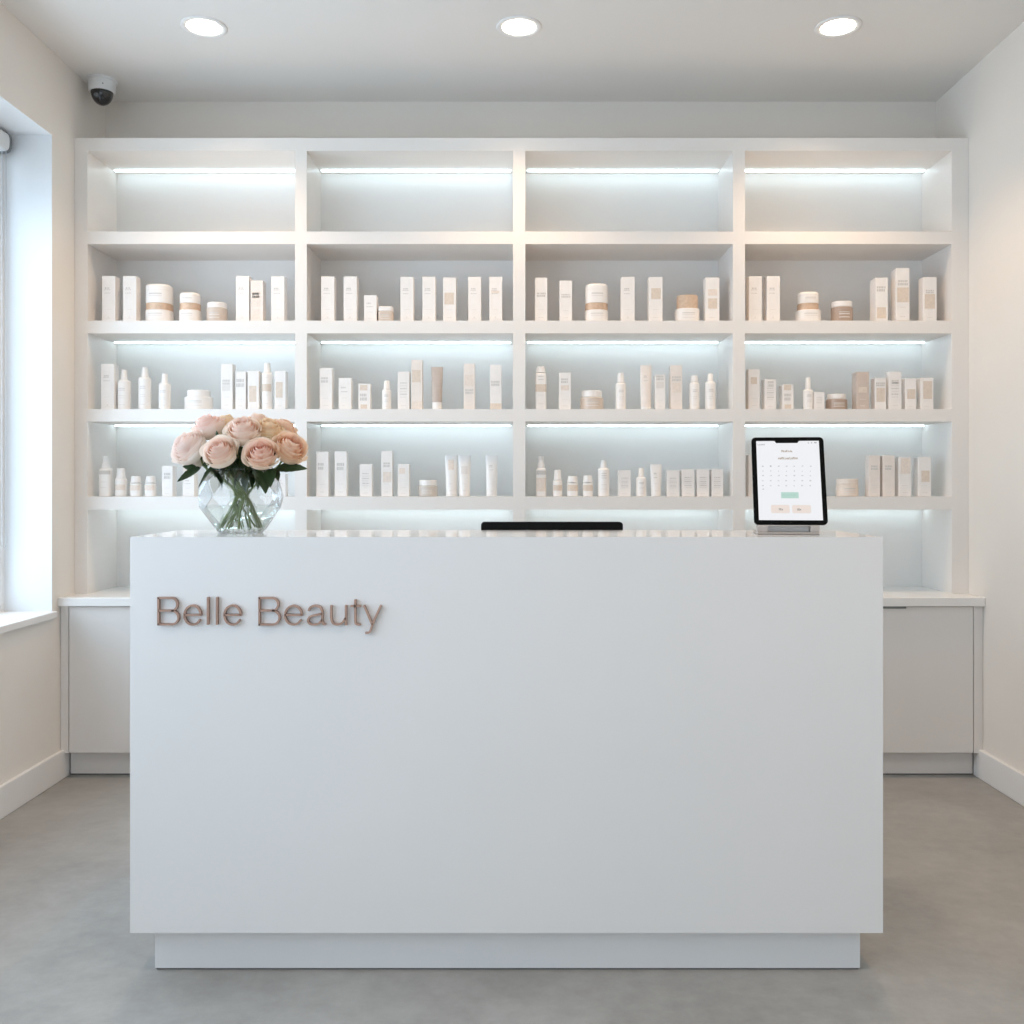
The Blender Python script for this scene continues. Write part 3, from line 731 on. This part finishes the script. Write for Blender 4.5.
carton('tallest white carton among the end five', 685, 741, 208, (), [(698, 728, 245, 262)], 'block', depth=.04)
carton('white carton with low tan square', 759, 807, 238, [(767, 803, 285, 328, 3)], (), 'foot')
carton('white carton with tan panel, nearest the end wall', 827, 883, 236, [(838, 877, 250, 328, 3)], (), 'foot')
# --- lower product shelf
row, bay = 'L', 1
bottle('white pump bottle with grey label', 90, 142, 237, 106, 133, 182, [(248, 265, 1)], power=3.5, pump=True, inks=((.5, 2), (.7, 2)))
bottle('short white bottle with taupe label', 158, 208, 280, 168, 205, 238, [(310, 335, 4)], inks=())
bottle('small white pot with beige label, nearer pump bottle', 226, 272, 302, 227, 271, 273, [(312, 336, 4)], power=3.0, inks=())
bottle('small white pot with beige label, beside the carton', 292, 338, 302, 293, 337, 273, [(312, 336, 4)], power=3.0, inks=())
carton('white carton standing clear of the roses', 365, 412, 227, (), [(374, 402, 258, 285)], 'foot')
carton('white carton just behind a rose leaf', 457, 508, 262, (), (), 'small')
carton('white carton seen through the vase', 868, 915, 262, (), (), 'small')
bay = 2
carton('tall white carton nearest the roses', 73, 127, 163, (), [(80, 106, 214, 244)], 'foot')
carton('tall white carton, second from roses', 154, 208, 162, (), [(164, 196, 214, 246)], 'foot')
carton('medium white carton with many text lines', 266, 320, 219, style='block')
carton('tall white carton with beige square', 362, 411, 160, [(370, 406, 254, 300, 4)], [(372, 400, 212, 232)], 'foot')
carton('medium white carton beside the jar', 435, 486, 219, [(442, 468, 236, 262, 4)], (), 'foot')
jar('low greige jar with white lid', 527, 613, 290, 528, 608, 316, JARGRY)
tubeitem('white squeeze tube with tan label', 646, 702, 180, 354, 650, 698, PLASTW, [(655, 691, 200, 248, 4)], 'foot')
tubeitem('white squeeze tube with grey label', 705, 760, 180, 354, 708, 756, PLASTW, [(712, 752, 230, 268, 2)], 'foot')
tubeitem('white squeeze tube standing alone', 827, 880, 180, 354, 830, 877, PLASTW, (), 'logo')
bay = 3
bottle('tall pump bottle with taupe lower half', 94, 138, 236, 107, 132, 183, [(248, 266, 1), (280, 340, 4)], power=3.5, pump=True, inks=())
bottle('short white bottle with taupe band', 168, 211, 290, 174, 206, 245, [(312, 337, 3)], inks=())
bottle('small white pot with taupe band, beside short bottle', 232, 280, 300, 233, 279, 273, [(311, 338, 3)], power=3.0, inks=())
bottle('small white pot with taupe band, beside tall bottle', 302, 346, 300, 303, 345, 270, [(311, 338, 3)], power=3.0, inks=())
bottle('tall white bottle with grey lettering', 369, 420, 237, 380, 408, 202, inks=((.2, 1), (.28, 1), (.36, 1), (.6, 2), (.75, 2)))
carton('plain white carton between two bottles', 462, 515, 247, style='block')
bottle('small white bottle beside a squeeze tube', 539, 584, 277, 547, 571, 237)
tubeitem('white squeeze tube near the cartons', 602, 653, 220, 355, 606, 649, PLASTW, (), 'small')
carton('first of four small cartons, next to squeeze tube', 678, 731, 248, style='block')
carton('second of four small cartons', 743, 798, 243, style='block')
carton('third of four small cartons', 811, 864, 243, style='block')
carton('last of four small cartons, next to divider', 876, 927, 243, style='block')
bay = 4
carton('pale carton mostly hidden behind the tablet', 60, 108, 178, (), (), 'foot')
jar('low pale beige jar', 450, 547, 285, 451, 546, 309, mat('cream_jar', (.78, .68, .60), .35, noise=.03, nscale=60), mat('cream_lid', (.80, .71, .64), .4))
carton('tall carton with arch logo beside the beige jar', 597, 646, 181, (), [(606, 636, 225, 245)], 'foot', PINKP)
carton('tall carton with arch logo, second of four', 658, 711, 181, (), [(668, 698, 225, 245)], 'foot', PINKP)
carton('tall white carton with high beige panel', 729, 785, 187, [(738, 780, 193, 262, 4)], (), 'foot')
carton('white carton with tan square, nearest the end wall', 817, 873, 187, [(830, 866, 248, 298, 3)], (), 'foot')

# ------------------------------------------------------------------ vase of roses
VYc = 2.60; VXc = X(241, VYc)
VZ = dzt + .0006
va = thing('glass_vase', 'round faceted clear glass vase half full of water on the desk', 'vase', (VXc, VYc, VZ))
def facet_shell(prof, seg, thick, close=True):
    bm = bmesh.new(); rings = []
    for i, (r, z) in enumerate(prof):
        rings.append([bm.verts.new((r * math.cos(2 * PI * (k + .5 * (i % 2)) / seg), r * math.sin(2 * PI * (k + .5 * (i % 2)) / seg), z)) for k in range(seg)])
    for i, (a, b) in enumerate(zip(rings, rings[1:])):
        for k in range(seg):
            k2 = (k + 1) % seg
            if i % 2 == 0: bm.faces.new((a[k], a[k2], b[k])); bm.faces.new((b[k], a[k2], b[k2]))
            else: bm.faces.new((a[k], b[k2], b[k])); bm.faces.new((a[k], a[k2], b[k2]))
    if close: bm.faces.new(rings[0])
    return bm
VP = [(.058, 0), (.066, .008), (.108, .068), (.113, .098), (.104, .138), (.086, .170)]
bm = facet_shell(VP, 11, .004)
shell = obj('shell', bm, VASEG, va)
wl = .074
bm = facet_shell([(.056, .0055), (.0605, .010), (.1025, .0705), (.1042, wl)], 11, 0)
bm.verts.ensure_lookup_table(); top = [v for v in bm.verts if abs(v.co.z - wl) < 1e-5]; bm.faces.new(top)
obj('water', bm, WATER, va)
bm = bmesh.new()
ring = [( .086 * math.cos(2 * PI * (k + .5) / 11), .086 * math.sin(2 * PI * (k + .5) / 11), .170) for k in range(12)]
tube(bm, ring, .0022, 8); obj('rim', bm, VASEG, va, smooth=True)

def lerp(a, b, t): return tuple(a[i] + (b[i] - a[i]) * t for i in range(3))
def make_bloom(R, inner, outer, seed, openness=1.0):
    """a full rose: cupped petals spiralling out from a tight heart; axis +Z, base at the origin"""
    rnd = random.Random(seed); bm = bmesh.new(); cols = {}
    Hh = R * 1.30
    n = 25
    for i in range(n):
        t = i / (n - 1)
        s_ = t * t * (3 - 2 * t)
        phi = i * 2.39996 + rnd.uniform(-.3, .3)
        hw = (1.75 - .72 * t) * rnd.uniform(.93, 1.07)
        rad = R * (.05 + .83 * t ** .82)
        hgt = Hh * (.97 + .06 * math.sin(PI * min(1, t * 1.6)) - .36 * max(0, t - .35) ** 1.2 / .65) * rnd.uniform(.96, 1.05)
        end = .80 + .36 * s_ * openness * rnd.uniform(.85, 1.15)       # rim radius against belly radius
        roll = R * .16 * max(0, t - .45) * rnd.uniform(.6, 1.4)
        nu, nv = 12, 10; g = []
        ph = rnd.uniform(0, 6.28); tilt = rnd.uniform(-.07, .07)
        for a in range(nu + 1):
            u = -1 + 2 * a / nu; col = []
            for b in range(nv + 1):
                v = b / nv
                edge = 1 - .15 * abs(u) ** 5 - .015 * abs(u) + .022 * math.sin(6 * u + ph) * t
                vv = min(1.0, v * edge)
                belly = math.sin(min(1.0, vv / .62) * PI / 2) ** .8
                r = rad * (.22 + .78 * belly)
                if vv > .55: r *= 1 + (end - 1) * ((vv - .55) / .45) ** 1.4
                z = hgt * vv * (1 + tilt * u) - roll * max(0.0, (vv - .8) / .2) ** 2
                r += R * .045 * t * math.sin(4.5 * u + ph) * vv ** 3
                aa = phi + u * hw * (.5 + .5 * belly)
                r *= 1 + .045 * u
                vert = bm.verts.new((r * math.cos(aa), r * math.sin(aa), z)); col.append(vert)
                base = lerp(inner, outer, min(1.0, t * 1.15) ** .8)
                base = lerp(base, (.95, .92, .78), .6 * (1 - vv) ** 1.4 * t)
                crease_shade = tuple(q * k for q, k in zip(inner, (.92, .70, .60)))
                base = lerp(base, crease_shade, .80 * max(0.0, 1 - vv) ** .8 * (1 - t) ** .6 if t < .8 else 0.0)  # painted occlusion: inner petals darken towards their base
                base = lerp(base, (.985, .93, .88), .40 * vv ** 6)
                cols[vert] = base
            g.append(col)
        for a in range(nu):
            for b in range(nv): bm.faces.new((g[a][b], g[a + 1][b], g[a + 1][b + 1], g[a][b + 1]))
    bm.verts.index_update()
    data = [None] * len(bm.verts)
    for v, c in cols.items(): data[v.index] = c
    me = bpy.data.meshes.new('bloom'); bm.to_mesh(me); bm.free()
    at = me.attributes.new('petal_tint', 'FLOAT_COLOR', 'POINT')
    at.data.foreach_set('color', [q for c in data for q in (*c, 1.0)])
    me.materials.append(PETAL)
    for p in me.polygons: p.use_smooth = True
    return me
def leaf_mesh(L, W, droop, fold=.35, serr=True):
    bm = bmesh.new(); n = 12; rows_ = []
    for i in range(n + 1):
        t = i / n; w = W * math.sin(PI * min(1, t ** .8)) ** .8 * (1 - .15 * t) + .0003
        if i == n: w = .0002
        if serr and 0 < i < n: w *= 1.05 if i % 2 else .94
        z = -droop * L * t * t
        rows_.append([bm.verts.new((s * w, L * t, z + abs(s) * w * fold)) for s in (-1, -.5, 0, .5, 1)])
    for a, b in zip(rows_, rows_[1:]):
        for k in range(4): bm.faces.new((a[k], a[k + 1], b[k + 1], b[k]))
    return bm
def orient(o, d, up=Vector((0, 0, 1)), roll=0.0):
    """turn local +Y along d"""
    o.rotation_mode = 'QUATERNION'
    o.rotation_quaternion = Vector(d).normalized().to_track_quat('Y', 'Z') @ Euler((0, roll, 0)).to_quaternion()
def vz(x, y, dy=0.0):
    """point in the vase's frame from its place in the close-up (180 px over 1024, origin 150,400); dy towards the back"""
    Y = VYc + dy; s = 180 / 1024
    return Vector((X(150 + x * s, Y) - VXc, dy, Z(400 + y * s, Y) - VZ))
BL = (.97, .71, .60); BLo = (.98, .88, .78); PE = (.97, .66, .46); PEo = (.98, .80, .61); PAL = (.96, .77, .70); PALo = (.98, .90, .85); YE = (.95, .72, .44); YEo = (.97, .82, .58)
ROSES = [  # x, y in the close-up, depth, radius, facing direction, colours, label
    (400, 304, -.100, .0520, (-.12, -.80, .60), BL, BLo, 'blush rose facing forward above the front of the vase, nearer the window'),
    (632, 312, -.100, .0525, (.10, -.82, .58), (.96, .62, .49), (.98, .85, .72), 'deeper pink rose facing forward above the front of the vase'),
    (225, 278, -.045, .0560, (-.48, -.68, .55), PAL, PALo, 'palest rose, nearly white, at the window side of the bunch'),
    (790, 278, -.045, .0545, (.52, -.60, .60), PE, PEo, 'peach rose at the tablet side of the bunch'),
    (530, 185, -.050, .0535, (.03, -.62, .78), BL, BLo, 'full blush rose at the top centre of the bunch'),
    (335, 160, .000, .0480, (-.35, -.40, .85), (.95, .66, .58), (.98, .83, .75), 'pink rose rising highest on the window side of the bunch'),
    (672, 180, -.005, .0460, (.20, -.45, .87), YE, YEo, 'yellow peach rose tucked behind the front roses'),
    (755, 180, .050, .0460, (.45, -.25, .86), PE, PEo, 'peach rose half hidden behind the one at the tablet side'),
    (435, 150, .055, .0430, (-.10, -.10, 1.0), YE, YEo, 'creamy yellow rose just showing behind the top centre rose'),
    (610, 145, .065, .0450, (.10, -.10, 1.0), PAL, PEo, 'pale rose behind the top centre rose, towards the tablet'),
    (250, 335, .010, .0440, (-.70, -.30, .40), PAL, PALo, 'low pale rose drooping at the window side, under the palest rose'),
]
W0 = vz(530, 560)
for i, (x, y, dy, R, dirn, ci, co, label) in enumerate(ROSES):
    c = vz(x, y, dy); d = Vector(dirn).normalized()
    base = c - d * R * .62
    t = thing('rose', label, 'rose', (VXc, VYc, VZ), 'roses in the glass vase')
    me = make_bloom(R, ci, co, 11 + i * 3)
    b = link('bloom', me, t); b.location = base; b.rotation_mode = 'QUATERNION'
    b.rotation_quaternion = d.to_track_quat('Z', 'Y')
    # sepals: five narrow green blades under the bloom
    bm = bmesh.new()
    for k in range(5):
        lb = leaf_mesh(R * .85, R * .16, -.25, .2, False); a = 2 * PI * k / 5
        Mx = Matrix.Rotation(a, 4, 'Z') @ Matrix.Rotation(.35, 4, 'X')
        vm = {v: bm.verts.new(Mx @ v.co) for v in lb.verts}
        for f in lb.faces: bm.faces.new([vm[v] for v in f.verts])
        lb.free()
    lathe(bm, [(.001, -.012), (.007, -.006), (.008, .002), (.004, .008)], 10)
    sp = obj('sepals', bm, LEAF, t, smooth=True); sp.location = base; sp.rotation_mode = 'QUATERNION'; sp.rotation_quaternion = b.rotation_quaternion
    # stem: from under the bloom through the tied waist, then fanning out in the water
    fa = 2 * PI * ((i * 4) % 11) / 11 + .3
    fr = .048 + .008 * ((i * 37) % 10) / 10
    foot = Vector((fr * math.cos(fa) * 1.05, fr * math.sin(fa), .0125))
    waist = Vector((.016 * math.cos(i * 2.4) + W0.x * .4, .010 * math.sin(i * 2.4) - .004, W0.z))
    neck = Vector((c.x * .55, c.y * .55, .165))
    P0 = [base - d * .010, base * .6 + neck * .4 - Vector((0, 0, .012)), neck * .8 + waist * .2, waist, (waist + foot) / 2, foot]
    def cr(p0, p1, p2, p3, q): return .5 * (2 * p1 + (p2 - p0) * q + (2 * p0 - 5 * p1 + 4 * p2 - p3) * q * q + (3 * p1 - p0 - 3 * p2 + p3) * q ** 3)
    Q = [P0[0]] + P0 + [P0[-1]]; pts = []
    for k in range(1, len(Q) - 2):
        pts += [cr(Q[k - 1], Q[k], Q[k + 1], Q[k + 2], q / 5) for q in range(5)]
    pts.append(P0[-1])
    bm = bmesh.new(); tube(bm, pts, .0026, 8)
    st_ = obj('stem', bm, STEM, t, smooth=True)
    t['_i'] = i
roses = [o for o in COL.objects if o.name.split('.')[0] == 'rose']
for o in roses:
    pass
# leaves: from (x, y, depth) to (x, y, depth) in the close-up, half width, droop, roll, on which rose
LEAVES = [
    (290, 385, -.06, 150, 462, -.10, .0140, .05, 1.0, 2), (270, 395, -.04, 185, 378, -.06, .0110, .0, 1.0, 10),
    (370, 375, -.09, 268, 497, -.120, .0240, .05, .35, 0), (340, 380, -.07, 420, 480, -.10, .0170, .1, -.3, 0),
    (600, 395, -.09, 662, 530, -.120, .0260, .05, -.2, 1), (690, 390, -.07, 680, 490, -.11, .0190, .1, .3, 3),
    (715, 392, -.05, 893, 385, -.070, .0170, .06, .9, 3), (700, 390, -.03, 732, 450, -.08, .0120, .1, 0, 7),
    (520, 390, -.07, 470, 500, -.080, .0220, .1, .2, 4), (545, 385, -.07, 590, 500, -.080, .0220, .1, -.3, 6),
    (515, 262, -.055, 515, 400, -.080, .0240, .05, .1, 5), (500, 300, -.060, 480, 420, -.080, .0230, .05, .3, 8), (540, 300, -.060, 560, 420, -.080, .0230, .05, -.3, 9), (515, 280, -.03, 520, 400, -.03, .0260, .05, 0, 8), (440, 390, -.06, 395, 520, -.070, .0160, .1, .3, 5),
    (590, 395, -.05, 620, 510, -.06, .0170, .1, -.3, 9), (470, 390, -.04, 430, 490, -.05, .0180, .1, .3, 8),
    (383, 225, -.06, 378, 175, -.065, .0050, .0, 0, 5), (560, 400, -.04, 535, 525, -.05, .0190, .1, 0, 9),
    (460, 370, -.02, 385, 430, .03, .0200, .1, 0, 8), (600, 370, -.02, 670, 430, .04, .0200, .1, 0, 9), (520, 385, .0, 530, 470, .03, .0200, .1, 0, 9),
    (360, 390, .0, 310, 430, -.04, .0150, .1, .4, 10), (640, 380, .0, 700, 430, -.02, .0170, .1, -.4, 7), (480, 380, -.06, 500, 460, -.09, .0180, .1, 0, 4),
]
for (xa, ya, da, xb, yb, db, w, dr, roll, ri) in LEAVES:
    a, b_ = vz(xa, ya, da), vz(xb, yb, db); d = b_ - a
    lf = obj('leaf', leaf_mesh(d.length, w, dr), LEAF, roses[ri], smooth=True)
    lf.location = a; orient(lf, d, roll=roll)
for o in roses:
    if '_i' in o: del o['_i']

# dark leafy sprigs that fill the bunch between the rose stems
SPR = [(-.050, -.055, .30), (.048, -.060, 2.9), (0.0, -.070, 1.7), (-.070, -.010, 5.9), (.070, -.005, 3.4), (-.030, .050, 5.0), (.035, .052, 4.2), (.012, -.030, 2.3), (-.018, -.045, 1.1)]
for i, (sx_, sy_, fa) in enumerate(SPR):
    t = thing('leafy_sprig', 'dark green leafy sprig filling the bunch under the roses', 'greenery', (VXc, VYc, VZ), 'leafy sprigs among the roses')
    tip = Vector((sx_ * 1.05, sy_ * 1.05, .205)); waist = Vector((.018 * math.cos(i * 1.9) + W0.x * .4, .012 * math.sin(i * 1.9), W0.z))
    foot = Vector((.057 * math.cos(fa), .052 * math.sin(fa), .0125))
    pts = [tip, tip * .5 + waist * .5 + Vector((sx_ * .12, sy_ * .12, .012)), waist, (waist + foot) / 2, foot]
    fine = []
    Q = [pts[0]] + pts + [pts[-1]]
    for k in range(1, len(Q) - 2): fine += [cr(Q[k - 1], Q[k], Q[k + 1], Q[k + 2], q / 5) for q in range(5)]
    fine.append(pts[-1])
    bm = bmesh.new(); tube(bm, fine, .0022, 8); obj('stem', bm, STEM, t, smooth=True)
    rnd = random.Random(40 + i)
    for k in range(6):
        p = fine[k % 5 + (k // 5) * 2]; a = math.atan2(sy_, sx_) + rnd.uniform(-1.5, 1.5); L = rnd.uniform(.030, .042)
        d = Vector((math.cos(a) * .7, math.sin(a) * .7, rnd.uniform(-.75, .15)))
        lf = obj('leaf', leaf_mesh(L, L * .36, .12), LEAF, t, smooth=True); lf.location = p; orient(lf, d, roll=rnd.uniform(-.8, .8))

# ------------------------------------------------------------------ light
wd = bpy.data.worlds.new('sky'); C.world = wd; wd.use_nodes = True
bg = wd.node_tree.nodes['Background']
bg.inputs['Color'].default_value = (.84, .92, 1.0, 1); bg.inputs['Strength'].default_value = 0.85      # even bright overcast
def area(name, loc, rot, sx, sy, power, col):
    l = bpy.data.lights.new(name, 'AREA'); l.shape = 'RECTANGLE'; l.size = sx; l.size_y = sy; l.energy = power; l.color = col
    o = bpy.data.objects.new(name, l); COL.objects.link(o); o.location = loc; o.rotation_euler = rot; return o
area('window_daylight', (XL - .40, (WY0 + WY1) / 2 + .15, (WZ0 + WZ1) / 2), (0, -PI / 2, 0), 2.6, 5.3, 155, (.66, .83, 1.0))
area('shop_window_fill', (-.8, YF - .4, 1.0), (PI / 2, 0, 0), 2.4, 1.8, 20, (.80, .90, 1.0))  # unseen fill lamp, set low and left to even out the desk front
def spot(name, x, y, power, col=(1.0, .70, .44), size=115, blend=.8):
    l = bpy.data.lights.new(name, 'SPOT'); l.energy = power; l.color = col; l.spot_size = math.radians(size); l.spot_blend = blend; l.shadow_soft_size = .06
    o = bpy.data.objects.new(name, l); COL.objects.link(o); o.location = (x, y, ZC - .02); return o
for (px, _), w in zip(DL, (44, 46, 50)): spot('downlight_beam', X(px, Yd), Yd, w)
for x, w in ((-1.2, 16), (0, 24), (1.25, 54)): spot('front_fill_spot', x, 1.3, w)  # added warm spots out of view, no fixtures; uneven powers warm one side

C.view_settings.view_transform = 'Standard'
C.view_settings.look = 'None'
C.view_settings.exposure = -0.10
C.cycles.max_bounces = 14; C.cycles.diffuse_bounces = 7; C.cycles.transparent_max_bounces = 24
C.cycles.sample_clamp_indirect = 6.0
